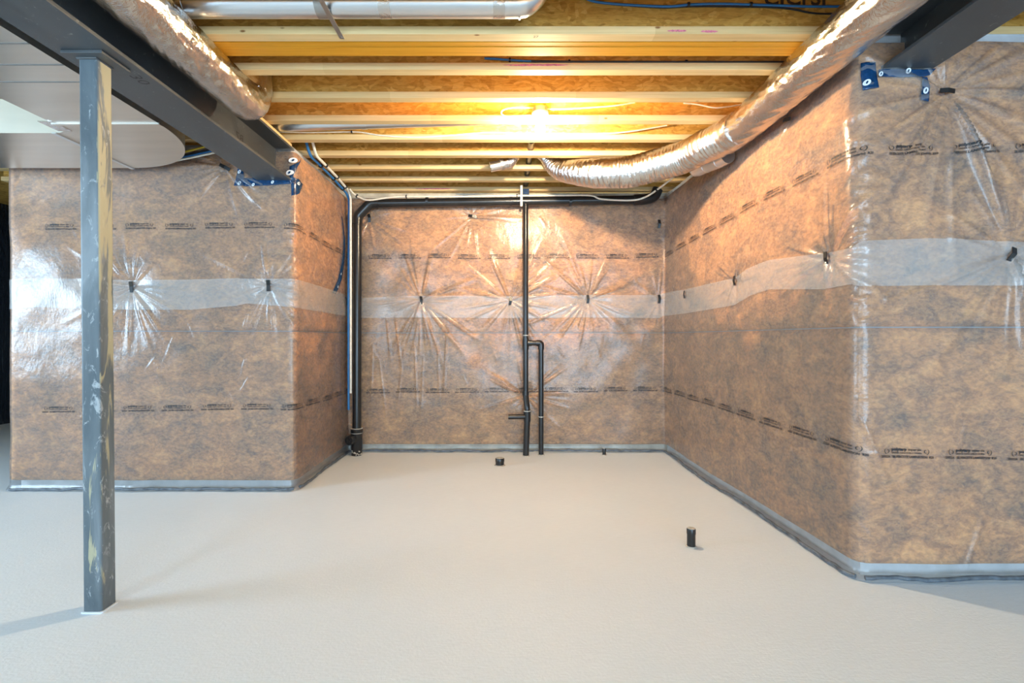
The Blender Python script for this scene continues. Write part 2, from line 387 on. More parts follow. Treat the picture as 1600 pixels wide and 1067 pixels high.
for k in range(46):                                                  # puckers down the two outer corners
    c_ = CORN[1] if k < 20 else CORN[4]
    CRE.append((c_+RNG.uniform(-.06, .03), RNG.uniform(.1, 2.4), RNG.uniform(-.9, .5), RNG.uniform(.05, .12), RNG.uniform(.05, .13), RNG.uniform(.003, .008)))
def base(s, z):
    d = .020*vnoise(s*2.1+3, z*1.9+8)+.012*vnoise(s*5.3, z*5.1+40)
    for ps, pz, st, wl in PIN:
        r2 = (s-ps)**2+(z-pz)**2
        d = d-.020*min(1, st)*np.exp(-r2/.09**2)
    return d
def film_d(s, z):
    s = np.asarray(s, float); z = np.asarray(z, float)
    s, z = np.broadcast_arrays(s, z)
    d = base(s, z)+.009; smin, smax = s.min(), s.max()
    for ps, pz, th, wd, L, am in CRE:
        if ps+L < smin or ps-L > smax: continue
        dx = s-ps; dz = z-pz
        u = dx*math.cos(th)+dz*math.sin(th); v = -dx*math.sin(th)+dz*math.cos(th)
        k = (u > .012) & (u < L) & (np.abs(v) < .2*L)
        if not k.any(): continue
        uu = u[k]; vv = v[k]; wdt = .0045+uu*wd*.55
        d = d.copy(); d[k] += am*np.exp(-(vv/wdt)**2)*np.sin(np.pi*np.clip(uu/L, 0, 1)**.6)
    n = vnoise(s*16+vnoise(s*4, z*4)*3, z*9)+.6*vnoise(s*38, z*21+5)
    d = d+.0016*np.clip(n, -.2, 1)
    # sheet hangs free below the batts and flares out over the floor
    d = d+.026*np.clip((.06-z)/.06, 0, 1)**2
    return d
def surf(s, z, off=0.0):
    s = np.asarray(s, float); z = np.asarray(z, float)
    x, y, a, b = plan(s); d = film_d(s, z)+off
    return np.stack([x+a*d, y+b*d, np.broadcast_to(z, x.shape)], -1)
TOP = 2.50; ZS = 1.165
WN = [('wall_left_return', 0, 'insulated side of the left bump-out, turned away'),
      ('wall_left_front', 1, 'brown insulated wall under clear plastic behind the steel post'),
      ('wall_left_side', 2, 'short insulated side wall under plastic beside the corner drain stack'),
      ('wall_back', 3, 'insulated back wall under creased clear plastic behind the drain pipes'),
      ('wall_right_side', 4, 'long insulated side wall under plastic with drooping white band'),
      ('wall_right_front', 5, 'silvery plastic covered insulated wall below the steel beam end')]
BAND = {1: [((15, 437), (15, 483)), ((65, 436), (65, 480)), ((125, 436), (125, 482)), ((206, 438), (206, 484)), ((300, 437), (300, 484)), ((370, 435), (370, 478)), ((385, 436), (388, 474)), ((458, 436), (458, 480))],
        2: [((462, 437), (462, 481)), ((500, 447), (500, 487)), ((543, 462), (543, 494))],
        3: [((548, 466), (548, 497)), ((658, 462), (658, 496)), ((797, 463), (797, 497)), ((918, 461), (918, 496)), ((1030, 461), (1030, 497))],
        4: [((1036, 459), (1036, 494)), ((1072, 452), (1072, 490)), ((1149, 434), (1149, 477)), ((1170, 420), (1175, 462)), ((1205, 406), (1205, 452)), ((1290, 395), (1290, 452)), ((1330, 388), (1330, 444))],
        5: [((1345, 376), (1345, 447)), ((1450, 373), (1450, 446)), ((1578, 378), (1578, 447)), ((1640, 378), (1640, 447))]}
BT, BB = [], []
for wl, l in BAND.items():
    for a, b in l: BT.append(pix(*a, wl)); BB.append(pix(*b, wl))
BT.sort(); BB.sort(); BT = np.array(BT); BB = np.array(BB)
WALL = {}
lims = [0]+CORN+[PS[-1]]
for nm, i, lb in WN:
    s0, s1 = lims[i], lims[i+1]
    # concrete behind: slab following the raw segment
    ns = 24; ss = np.linspace(s0, s1, ns); x, y, a, b = plan(ss)
    top = 2.545
    V = np.zeros((ns, 2, 3)); Vv = []; Fc = []
    for k in range(ns):
        for off in (-.05, -.17):
            for zz in (0, top): Vv.append((x[k]+a[k]*off, y[k]+b[k]*off, zz))
    for k in range(ns-1):
        q = 4*k; r = q+4
        Fc += [(q, q+1, r+1, r), (q+2, r+2, r+3, q+3), (q+1, q+3, r+3, r+1), (q, r, r+2, q+2)]
    Fc += [(0, 2, 3, 1), (4*ns-4, 4*ns-3, 4*ns-1, 4*ns-2)]
    wo = tag(mesh(nm, Vv, Fc, MAT['concrete' if i != 3 else 'sill']), lb, kind='structure'); WALL[i] = wo
    # two courses of insulation
    for z0, z1 in ((.075, ZS-.003), (ZS+.003, TOP-.02)):
        n1 = max(8, int((s1-s0)/.03)); n2 = int((z1-z0)/.03)
        S, Z = np.meshgrid(np.linspace(s0, s1, n1), np.linspace(z0, z1, n2), indexing='ij')
        X, Y, A, B = plan(S); D = base(S, Z)
        D = D-.014*np.exp(-((Z-ZS)/.012)**2)
        G = np.stack([X+A*D, Y+B*D, Z], -1)
        back = lambda g, q: np.stack([X[:, q]-.05*A[:, q], Y[:, q]-.05*B[:, q], Z[:, q]], -1)[:, None]
        G = np.concatenate([back(G, 0), G, back(G, -1)], 1)
        grid_mesh('insulation_batt', G, MAT['insul'], wo)
    if i == 0:
        n1, n2 = 60, 60
    else:
        n1, n2 = int((min(s1, s0+3.2)-s0)/.0085), 280
    S, Z = np.meshgrid(np.linspace(s0, s1 if i != 5 else s0+3.0, n1), np.linspace(.004, TOP, n2), indexing='ij')
    grid_mesh('vapour_barrier', surf(S, Z), MAT['film'], wo)
    if i:
        s1b = s1 if i != 5 else s0+2.0
        n1 = int((s1b-s0)/.012); sv = np.linspace(s0, s1b, n1); t = np.interp(sv, BT[:, 0], BT[:, 1]); b_ = np.interp(sv, BB[:, 0], BB[:, 1])
        k = np.linspace(0, 1, 22)[None]; S = np.repeat(sv[:, None], 22, 1); Z = b_[:, None]*(1-k)+t[:, None]*k
        grid_mesh('seam_band', surf(S, Z, .004), MAT['band'], wo)
        # sealant bead along the floor
        sv = np.linspace(s0+.02, s1b-.005, int((s1b-s0)/.02)); zz = .018+.008*vnoise(sv*5, sv*0)+.006*vnoise(sv*23, sv*0+9)
        q = surf(sv, zz, .004)
        rr = .0085+.004*(vnoise(sv*9, sv*0+4)+.3)
        o = tube('sealant_bead', list(q), list(rr), MAT['sealant'], wo, 8)
# fasteners
def fastener(wl, s, z, ang, sc=1.0):
    V, Fc = [], []
    w2, L, t = .0125*sc, .043*sc, .004
    prof = [(-L, .002), (0, .010), (L*.9, .002)]
    c, sn = math.cos(ang), math.sin(ang)
    x, y, a, b = [float(q) for q in plan(s)]
    d = float(film_d(np.array([s]), np.array([z]))[0])
    tx, ty = -b, a
    for v, n in prof:
        for uu in (-w2, w2):
            off = .006 if v == 0 else 0
            for dn in (0, t):
                u_ = uu*c-v*sn+off*c; v_ = uu*sn+v*c; nn = d+n+dn+.016
                V.append((x+a*nn+tx*u_, y+b*nn+ty*u_, z+v_))
    for k in range(2):
        q = 4*k; r = q+4
        Fc += [(q, q+2, r+2, r), (q+1, r+1, r+3, q+3), (q, r, r+1, q+1), (q+2, q+3, r+3, r+2)]
    Fc += [(0, 1, 3, 2), (8, 10, 11, 9)]
    mesh('fastener', V, Fc, MAT['clip'], WALL[wl])
for (ps, pz, st, wl), an in zip(PIN, [.1, .05, 1.1, .1, 1.4, .05, -.1, 0, 0, 0, .1, .15, .1, 1.3, 1.2, 1.5, -.4, None, None, .3]):
    if an is not None: fastener(wl, ps, pz, an, .8 if wl in (4, 5) else 1)

# ------------------------------------------------------------------ printing on the film, tape
def text_geo(body, size, bold=0.0):
    c = bpy.data.curves.new('t', 'FONT'); c.body = body; c.size = size; c.resolution_u = 2; c.offset = bold; c.fill_mode = 'FRONT'
    o = bpy.data.objects.new('t', c); COL.objects.link(o)
    dg = bpy.context.evaluated_depsgraph_get(); me = bpy.data.meshes.new_from_object(o.evaluated_get(dg))
    v = np.array([q.co[:2] for q in me.vertices]); f = [tuple(p.vertices) for p in me.polygons]
    bpy.data.objects.remove(o); bpy.data.curves.remove(c); bpy.data.meshes.remove(me)
    return v, f
def fit(vf, x0, x1, y):
    v, f = vf; v = v.copy(); v[:, 0] -= v[:, 0].min(); v[:, 0] *= (x1-x0)/v[:, 0].max(); v[:, 0] += x0; v[:, 1] += y
    return v, f
def leaf(cx, cy, sgn):
    V, Fc = [], []
    for r0, r1, a0, a1 in ((.0150, .0115, 1.9, 4.9), (.0085, .0045, -2.2, 2.2)):
        b = len(V); n = 9
        for k in range(n):
            a = a0+(a1-a0)*k/(n-1); th = math.sin(math.pi*k/(n-1))
            V += [(cx+sgn*r0*math.cos(a), cy+r0*math.sin(a)), (cx+sgn*(r0-(r0-r1)*th)*math.cos(a), cy+(r0-(r0-r1)*th)*math.sin(a))]
        Fc += [(b+2*k, b+2*k+2, b+2*k+3, b+2*k+1) for k in range(n-1)]
    return np.array(V), Fc
def join2(l):
    V, Fc = [], []
    for v, f in l:
        b = len(V); V += list(v); Fc += [tuple(i+b for i in q) for q in f]
    return np.array(V), Fc
def stampset(third, x0):
    return join2([fit(text_geo('polytarp', .018, .0010), .036, .105, .020), fit(text_geo('super six', .016, .0004), .112, .172, .020),
                  fit(text_geo('UNDER CAN/CGSB-51.34-M86', .0105, .0003), .036, .172, .006), fit(text_geo(third, .0145, .0006), x0, .225, -.013),
                  leaf(.018, .017, 1), leaf(.190, .017, -1)])
UPPER = stampset('SILVERCOTE LAMINATION (Ontario)  R20', .004)
LOWER = stampset('25022A   SILVERCOTE LAMINATION  R20', -.012)
def put_print(vf, s0, z0, tilt=0.0, jit=0):
    v, f = vf; s = s0+v[:, 0]; z = z0+v[:, 1]+tilt*v[:, 0]
    i = max(k for k in range(6) if lims[k] <= s0+.1)
    q = surf(s, z, .0035)
    mesh('printed_mark', q, f, MAT['ink'], WALL[i])
pz_up = [(pix(40, 357, 1)), pix(430, 354, 1), pix(560, 402, 3), pix(1000, 402, 3), pix(1180, 319, 4), pix(1330, 243, 4), pix(1420, 240, 5), pix(1560, 236, 5)]
pz_lo = [pix(40, 642, 1), pix(430, 637, 1), pix(560, 612, 3), pix(1000, 609, 3), pix(1150, 643, 4), pix(1300, 692, 4), pix(1400, 709, 5), pix(1560, 712, 5)]
for rows, vf, st in ((pz_up, UPPER, pix(197, 355, 1)[0]), (pz_lo, LOWER, pix(194, 640, 1)[0])):
    rs = np.array(sorted(rows)); s = st-.29*2
    while s < CORN[4]+2.3:
        if s > CORN[0]+.01:
            z = float(np.interp(s+.1, rs[:, 0], rs[:, 1])); z2 = float(np.interp(s+.12, rs[:, 0], rs[:, 1]))
            put_print(vf, s, z+random.uniform(-.004, .004), (z2-z)/.02)
        s += .29
def tape(name, label, pts, wl, width_px=None, logos=(), off=.012, group='blue tape patches sealing the plastic'):
    """pts: polygon strip [(left px,py),(right px,py)] rows on wall wl"""
    rows = []
    for (a, b) in pts:
        sa, za = pix(*a, wl); sb, zb = pix(*b, wl)
        rows.append([(sa+(sb-sa)*t, za+(zb-za)*t) for t in np.linspace(0, 1, 7)])
    R = np.array(rows)                                    # n,7,2
    n = len(R); tt = np.linspace(0, n-1, 8*(n-1)+1); i = np.minimum(tt.astype(int), n-2); f = (tt-i)[:, None, None]
    R = R[i]*(1-f)+R[i+1]*f
    x, y, a, b = plan(R[..., 0]); d = base(R[..., 0], R[..., 1])+off+.004*vnoise(R[..., 0]*60, R[..., 1]*60)
    G = np.stack([x+a*d, y+b*d, R[..., 1]], -1)
    o = grid_mesh(name, G, MAT['tape']); md = o.modifiers.new('solid', 'SOLIDIFY'); md.thickness = .0015
    tag(o, label, 'tape', group)
    for px, py, r in logos:
        s0, z0 = pix(px, py, wl)
        lg = o
        for rad, mt, oo in ((1, 'tapewhite', .006), (.5, 'tape', .0075)):
            V = []
            for k in range(14):
                t = 2*math.pi*k/14; sx = r*rad*math.cos(t)*(.45 if rad < 1 else .85); sz = r*rad*math.sin(t)
                s_, z_ = s0+sx+.3*sz, z0+sz
                X, Y, A, B = [float(q) for q in plan(s_)]; D = float(base(np.array([s_]), np.array([z_]))[0])+off+oo
                V.append((X+A*D, Y+B*D, z_))
            lg = mesh('tape_logo' if rad == 1 else 'logo_center', V, [tuple(range(14))], MAT[mt], lg)
LT = 'blue tape with white logos '
tape('tape_strip', LT+'under the post-side steel beam, level strip', [((382, 279), (382, 292)), ((420, 279), (420, 291)), ((456, 279), (456, 288))], 1, None, [(398, 290, .012), (428, 286, .012)])
tape('tape_strip', LT+'beside the black fastener near the beam', [((371, 257), (374, 257)), ((371, 268), (381, 268)), ((369, 280), (382, 280)), ((367, 291), (385, 291))], 1, None, [(375, 269, .014), (376, 287, .014)])
tape('tape_strip', LT+'on the bump-out corner under the beam', [((454, 281), (463, 279)), ((455, 292), (470, 288)), ((455, 303), (465, 302))], 2, None, [(463, 287, .013)])
tape('tape_strip', LT+'beside the web of the post-side beam', [((440, 246), (466, 248)), ((440, 260), (462, 260)), ((446, 272), (458, 276)), ((453, 282), (462, 281))], 2, None, [(445, 260, .02), (458, 250, .02)], .02)
tape('tape_strip', 'long narrow curved blue tape strip beside the corner drain stack', [((531, 338), (532, 338)), ((534, 370), (536, 370)), ((533, 410), (537, 410)), ((528, 435), (533, 437)), ((519, 457), (524, 460))], 2, None, [(531, 428, .012), (526, 448, .012)])
tape('tape_strip', 'wide blue tape flap with white logo beside the right beam end', [((1345, 97), (1367, 98)), ((1345, 118), (1368, 118)), ((1348, 142), (1370, 139))], 5, None, [(1353, 131, .015)])
tape('tape_strip', LT+'under the right beam end, level strip', [((1371, 110), (1371, 121)), ((1405, 109), (1405, 122)), ((1440, 110), (1440, 121)), ((1461, 108), (1452, 118))], 5, None, [(1416, 113, .014), (1373, 118, .012)])
tape('tape_strip', LT+'as a tail below the right beam', [((1440, 121), (1448, 121)), ((1440, 135), (1454, 135)), ((1437, 157), (1451, 159))], 5, None, [(1444, 143, .016)])

# ------------------------------------------------------------------ joists
JX0, JX1 = -4.6, 4.4
def jcen(n): return 2.355+.305*(n-1)-.029
NAMES = {0: 'over the round silver pipe', 1: 'in front of the orange laminated beam', 2: 'carrying the blue cable along its flange', 3: 'next behind the blue cable joist', 4: 'carrying the glowing bulb',
         5: 'with white cable along its flange', 6: 'next behind the white cable joist', 7: 'above the sagging foil duct', 8: 'second from the back wall', 9: 'resting on the back wall'}
proto = None
for n in range(0, 10):
    t = thing('i_joist', 'wood I-joist with strand board web '+NAMES[n], 'joist', 'floor joists overhead', (0, jcen(n), ZJ))
    if proto is None:
        y = jcen(n)
        a = box('bottom_flange', (JX0, JX1, y-.029, y+.029, ZJ, ZJ+.038), MAT['wood'], t, .002)
        b = box('web', (JX0, JX1, y-.005, y+.005, ZJ+.038, ZJ+.264), MAT['osb'], t)
        c = box('top_flange', (JX0, JX1, y-.029, y+.029, ZJ+.264, ZJ+.302), MAT['wood'], t)
        proto = [a, b, c]
    else:
        for q in proto: r = q.copy(); COL.objects.link(r); r.parent = t
    if n == 1: J1 = t
    if n == 2: J2 = t
    if n == 9: J9 = t
for y in (-.6, .0, .6, 1.2, 1.7):
    t = thing('i_joist', 'wood I-joist overhead toward the rear windows', 'joist', 'floor joists overhead', (0, y, ZJ))
    for q in proto: r = q.copy(); COL.objects.link(r); r.parent = t
t = thing('laminated_beam', 'orange three-ply laminated veneer beam flush between the joists', 'beam')
for k in range(3): box('ply', (-1.56, JX1, 2.362+.0382*k, 2.362+.0382*k+.037, ZJ-.001*(k % 2), ZJ+.30), MAT['lvl'], t)
def blotch(name, parent, x0, x1, y, z0, z1, m, horizontal=False):
    """thin irregular paint streak on a flange face at depth y"""
    n = 26; V = []
    for k in range(n):
        u = k/(n-1); e = math.sin(math.pi*u)**.4
        c = (z0+z1)/2; h = (z1-z0)/2*e
        V.append((x0+(x1-x0)*u, y, c+h*random.uniform(.4, 1))); V.append((x0+(x1-x0)*u, y, c-h*random.uniform(.4, 1)))
    Fc = [(2*k, 2*k+1, 2*k+3, 2*k+2) for k in range(n-1)]
    o = mesh(name, V, Fc, m, parent); md = o.modifiers.new('s', 'SOLIDIFY'); md.thickness = .0004; return o
def flatpx(n): return jcen(n)-.0296
for px0, px1, py, jn, par in ((785, 890, 101.5, 2, J2), (1042, 1073, 48, 1, J1), (1095, 1122, 49, 1, J1), (648, 706, 295, 9, J9)):
    d = flatpx(jn); a = P(px0, py, d); b = P(px1, py, d); zc = max(ZJ+.008, min(ZJ+.03, a[2]))
    blotch('paint_mark', par, a[0], b[0], d, zc-.007, zc+.007, MAT['pink'])
def mark(name, body, size, px, py, d, m, parent, width=None, rot=None, bold=0):
    v, f = text_geo(body, size, bold); a = P(px, py, d)
    if rot: v = np.stack([v[:, 1]*-math.sin(rot)+v[:, 0]*math.cos(rot), v[:, 0]*math.sin(rot)+v[:, 1]*math.cos(rot)], 1)
    return mesh(name, [(a[0]+q[0], d, a[2]+q[1]) for q in v], f, m, parent)
v, f = text_geo('27', .026); a = P(833, 61, 2.315)
mesh('pencil_mark', [(a[0]+q[0], 2.325-q[1]*.9, ZJ-.0006) for q in v], f, MAT['pencil'], J1)
mark('stencil_mark', 'CICrSI', .11, 1192, 8, jcen(1)-.0062, MAT['stamp'], J1, bold=.002)

# ------------------------------------------------------------------ steel beams and post
def ibeam(name, label, xl, xr, y0, y1, zb=2.263, ht=.25):
    t = thing(name, label, 'beam', 'steel beams'); tf, tw = .016, .010; xm = (xl+xr)/2
    box('bottom_flange', (xl, xr, y0, y1, zb, zb+tf), MAT['steel'], t, .002)
    box('web', (xm-tw/2, xm+tw/2, y0, y1, zb+tf, zb+ht-tf), MAT['steel'], t)
    box('top_flange', (xl, xr, y0, y1, zb+ht-tf, zb+ht), MAT['steel'], t, .002)
    if zb+ht < ZJ-.01: box('nailer_plate', (xl+.02, xr-.02, y0, y1, zb+ht, ZJ-.001), MAT['wood'], t)
    return t
bl = ibeam('steel_beam', 'dark steel I-beam carried by the scuffed square post', -1.812, -1.562, -4.5, 3.60)
br = ibeam('steel_beam', 'dark steel I-beam ending in the silvery plastic wall', 1.733, 1.965, -4.5, 2.27, 2.353, .195)
v, f = text_geo('B7', .07); v = v*1.0
mesh('chalk_mark', [(-1.681, 3.12-q[0]*1.2, 2.36+q[1]) for q in v][::1], [tuple(reversed(q)) for q in f], MAT['black'], bl)
v, f = text_geo('30', .07)
mesh('chalk_mark', [(-1.60-q[1], 2.12+q[0]*1.2, 2.2625) for q in v], [tuple(reversed(q)) for q in f], MAT['black'], bl)
def post():
    t = thing('steel_post', 'scuffed square steel post with yellowish stains standing on the floor', 'post', None, (-1.679, 2.01, 0))
    x, y, w2 = -1.679, 2.01, .0385; lean = -.018
    def prism(z0, z1, hw, nseg=4, r=.010):
        V, Fc = [], []; ring = []
        for cx, cy, a0 in ((1, 1, 0), (-1, 1, math.pi/2), (-1, -1, math.pi), (1, -1, 1.5*math.pi)):
            for k in range(nseg+1):
                a = a0+math.pi/2*k/nseg; ring.append((cx*(hw-r)+r*math.cos(a), cy*(hw-r)+r*math.sin(a)))
        n = len(ring)
        for z in (z0, z1):
            for p in ring: V.append((x+p[0]+lean*(z/2.2)+.003, y+p[1], z))
        Fc = [(k, (k+1) % n, n+(k+1) % n, n+k) for k in range(n)]+[tuple(range(n-1, -1, -1)), tuple(range(n, 2*n))]
        return V, Fc
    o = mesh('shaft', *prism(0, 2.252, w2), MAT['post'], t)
    box('cap_plate', (x-.075+lean, x+.09+lean, y-.075, y+.075, 2.250, 2.2625), MAT['steel'], t, .002)
    z = 2.249; q = [(x-w2+lean, y-w2-.002, z), (x+w2+lean, y-w2-.002, z), (x+w2+lean+.002, y+w2, z)]
    tube('weld_bead', q, .006, MAT['steel'], t, 8)
    # ring of skim coat at the foot
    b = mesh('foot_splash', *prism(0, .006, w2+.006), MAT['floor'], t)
    return t
post()

# ------------------------------------------------------------------ ducts
def trunk():
    t = thing('sheet_metal_duct', 'wide flat sheet metal trunk duct with curved elbow above the post', 'duct')
    z0, z1 = 2.32, 2.52; cx, cy, ri, ro = -2.65, 2.75, .11, .70
    V, Fc = [], []
    sec = [(-2.54, -1.0, -1.95, -1.0), (-2.54, cy, -1.95, cy)]
    pts = [((-2.54, -1.5), (-1.95, -1.5)), ((-2.54, cy), (-1.95, cy))]
    box('straight_run', (-2.54, -1.95, -1.5, cy, z0, z1), MAT['duct'], t)
    n = 20
    for k in range(n+1):
        a = math.pi/2*k/n
        for r in (ri, ro):
            for z in (z0, z1): V.append((cx+r*math.cos(a), cy+r*math.sin(a), z))
    for k in range(n):
        q = 4*k; r = q+4
        Fc += [(q, r, r+2, q+2), (q+1, q+3, r+3, r+1), (q, q+1, r+1, r), (q+2, r+2, r+3, q+3)]
    Fc += [(0, 2, 3, 1), (4*n, 4*n+1, 4*n+3, 4*n+2)]
    o = mesh('elbow', V, Fc, MAT['duct'], t, True); o.data.set_sharp_from_angle(angle=math.radians(40))
    box('branch_run', (-6.3, cx, cy+ri, cy+ro, z0, z1), MAT['duct'], t)
    for y in (1.15, 1.3, 1.45, 1.84, 1.99, 2.145, 2.29): box('stiffening_rib', (-2.538, -1.952, y-.005, y+.005, z0-.0012, z0+.002), MAT['ribgrey'], t)
    for y in (1.62, 2.74): box('drive_cleat', (-2.55, -1.943, y-.013, y+.013, z0-.007, z0+.003), MAT['duct'], t)
    box('drive_cleat', (cx-.013, cx+.013, cy+ri-.008, cy+ro+.008, z0-.007, z0+.003), MAT['galv'], t)
    box('foil_patch', (-2.60, -2.52, 2.70, 2.83, z0-.003, z0+.001), MAT['foil'], t)
trunk()
tag(box('panning_board', (-4.4, -2.57, 1.4, 3.3, 2.537, 2.549), MAT['pan']), 'flat cream board under the joists left of the sheet metal trunk duct', 'board')
def foil_tube(name, label, path, r, seed, collars=()):
    p0 = smooth_path(path, 22); ln = [0]
    for a_, b_ in zip(p0, p0[1:]): ln.append(ln[-1]+float(np.linalg.norm(b_-a_)))
    n = int(ln[-1]/.012); q_ = np.linspace(0, ln[-1], n); p = list(np.stack([np.interp(q_, ln, [v[c] for v in p0]) for c in range(3)], 1))
    def rf(i, a, rr):
        L = i*.12; c, sn = 3*math.cos(a), 3*math.sin(a)
        cr = abs(float(vnoise(i*.22+c*1.3+seed, i*.10+sn*2.3)))+.6*abs(float(vnoise(i*.5+c*2.7, sn*4.1+i*.31+seed)))
        return rr*(.965+.05*float(vnoise(L*.35+seed+c*.5, sn*.5+seed))+.04*float(vnoise(L*1.2+seed+c, 3+sn))+.11*cr)
    t = thing(name, label, 'duct')
    rr = [r]*n
    tube('foil_jacket', p, rr, MAT['foil'], t, 80, True, rf)
    return t, p
tl, _ = foil_tube('insulated_duct', 'fat silver foil wrapped duct running along the post-side beam',
    [(-1.452, -1.2, 2.437), (-1.452, 0, 2.437), (-1.452, .8, 2.437), (-1.452, 1.6, 2.436), (-1.452, 2.3, 2.437), (-1.450, 2.64, 2.436), (-1.45, 2.745, 2.463), (-1.45, 2.78, 2.56), (-1.45, 2.785, 2.72)], .105, 3)
a, b = P(378, 109, 2.70), P(410, 124, 2.78)
mesh('duct_strap', *sweep([a, P(395, 113, 2.70), P(404, 117, 2.72), P(409, 124, 2.74)], .007, 6), MAT['strap'], tl)
tr_, _ = foil_tube('insulated_duct', 'fat silver foil wrapped duct running along the right wall under the joists',
    [(1.487, -1.2, 2.440), (1.487, 0, 2.440), (1.487, 1.0, 2.440), (1.487, 1.8, 2.440), (1.487, 2.5, 2.437), (1.480, 2.95, 2.435), (1.465, 3.22, 2.437)], .107, 11)
# crinkled sagging flex duct
fpts = [(1.445, 3.16, 2.430), (1.36, 3.31, 2.42), P(1070, 245, 3.50), P(1030, 257, 3.62), P(985, 268, 3.72), P(945, 271, 3.78), P(905, 269.5, 3.88),
        P(872, 264, 3.985), (.325, 4.005, 2.615), (.197, 4.005, 2.705), (.085, 4.005, 2.635), P(797, 253, 4.00), P(787, 256, 3.99)]
fp = smooth_path(fpts, 16)
nf = len(fp)
rad = np.interp(np.arange(nf)/16, range(13), [.098, .105, .112, .115, .116, .112, .100, .078, .056, .047, .047, .047, .042])
t = thing('flexible_duct', 'crinkled silver flexible duct sagging under the joists near the bulb', 'duct')
fpp = []; rrr = []
for i in range(nf-1):
    for k in range(3):
        fpp.append(fp[i]+(fp[i+1]-fp[i])*k/3); rrr.append(rad[i]+(rad[i+1]-rad[i])*k/3)
tube('crinkled_sleeve', fpp, rrr, MAT['flexfoil'], t, 56, True,
     lambda i, a, r: r*(1+.030*abs(math.sin(i*.42+3*float(vnoise(a*1.4, i*.05))))+.045*float(vnoise(i*.30, a*2.2+7))+.04*float(vnoise(i*.09, a*1.1+3))))
e = smooth_path([P(790, 255, 3.99), P(778, 258.5, 3.985), P(766, 261, 3.98)], 6)
tube('metal_collar', e, .040, MAT['galv'], t, 24)
tube('clamp_band', [P(786, 256, 3.99), P(782.5, 257.2, 3.99)], .046, MAT['strap'], t, 24)
tube('foil_joint_wrap', smooth_path([(1.470, 3.06, 2.436), (1.445, 3.17, 2.432), (1.40, 3.27, 2.425), (1.34, 3.34, 2.42)], 8), .110, MAT['flexfoil'], t, 32, True,
     lambda i, a, r: r*(1+.10*float(vnoise(i*.8, a*3))))
t = thing('galvanized_elbow', 'short galvanized round duct elbow tucked behind the foil duct', 'duct')
e = smooth_path([(1.43, 3.70, 2.63), (1.430, 3.695, 2.48), (1.436, 3.655, 2.385), P(1104, 258.5, 3.55), P(1124, 250.5, 3.43), P(1138, 243, 3.33)], 8)
tube('elbow_body', e, .052, MAT['galv'], t, 24)
for k in (16, 24, 32): tube('elbow_seam', [e[k], e[k]+(e[k+1]-e[k])*.35], .0545, MAT['galv'], t, 24)
# rigid round pipe in the front bay
t = thing('round_pipe', 'rigid round galvanized pipe across the front joist bay', 'pipe')
yc, zc, rp = 2.175, 2.6095, .058
xa, xb = P(255, 0, yc)[0], P(812, 0, yc)[0]
tube('pipe_run', [(xa, yc, zc), (xb, yc, zc)], rp, MAT['galv'], t, 32)
tube('elbow', smooth_path([(xb-.01, yc, zc), (xb+.03, yc, zc+.01), (xb+.075, yc-.0, zc+.06), (xb+.09, yc, zc+.15)], 8), rp, MAT['galv'], t, 32)
tube('elbow_seam', [(xb-.004, yc, zc), (xb+.004, yc, zc)], rp+.004, MAT['galv'], t, 32)
for px in (505, 603, 780):
    x = P(px, 0, yc)[0]
    tube('foil_tape_band', [(x-.026+.004*k, yc, zc) for k in range(14)], rp+.0015, MAT['strap' if px == 505 else 'foil'], t, 32, True, lambda i, a, r: r*(1+.03*max(0, float(vnoise(i*.6, a*4)))))
tube('foil_wrap', [(xa-.35+.02*k, yc, zc) for k in range(24)], .060, MAT['foil'], t, 32, True, lambda i, a, r: r*(1+.10*float(vnoise(i*.5, a*2.5))))
t = thing('strap_hanger', 'thin perforated metal strap hanging across the round pipe', 'strap')
A, B = np.array((-.783, 2.0, 2.5485)), np.array((-.783, 2.332, 2.5485))
u = np.array([.011, 0, 0]); nrm = np.array([0, 0, -1.])*.001
V = [A-u, A+u, B+u, B-u]; V = [p-nrm for p in V]+[p+nrm for p in V]
mesh('strap_band', V, BF, MAT['strap'], t)
c = B*.96+A*.04; tube('nail_head', [c+nrm*.5, c+nrm*2.2], .005, MAT['galv'], t, 10)
# tilted pipe in the bulb bay
a, b = np.array((-1.70, 3.40, 2.556+.05)), np.array((-.05, 3.40, 2.607+.05))
t = thing('round_pipe', 'slim galvanized pipe lying in the bay beside the glowing bulb', 'pipe')
tube('pipe_run', [a, b], .05, MAT['galv'], t, 24)
tube('pipe_joint', [a+(b-a)*.42, a+(b-a)*.44], .053, MAT['galv'], t, 24)

# ------------------------------------------------------------------ bulb
t = thing('light_bulb', 'bare glowing warm bulb in a white lampholder under a joist', 'lamp')
bp = P(844, 204, 3.165); bxp, byp, bz = bp
tube('junction_box', [(bxp, byp-.006, 2.577), (bxp, byp-.006, 2.605)], .05, MAT['strap'], t, 8)
tube('lampholder', [(bxp, byp, 2.577), (bxp, byp, 2.565), (bxp, byp, 2.55), (bxp, byp, 2.535), (bxp, byp, 2.522)], [.055, .056, .045, .026, .022], MAT['china'], t, 24)
pr = [(2.522, .014), (2.512, .018), (2.500, .026), (2.485, .031), (2.470, .032), (2.455, .028), (2.443, .018), (2.438, .004)]
tube('glass_envelope', [(bxp, byp, z) for z, r in pr], [r for z, r in pr], MAT['bulb'], t, 24)

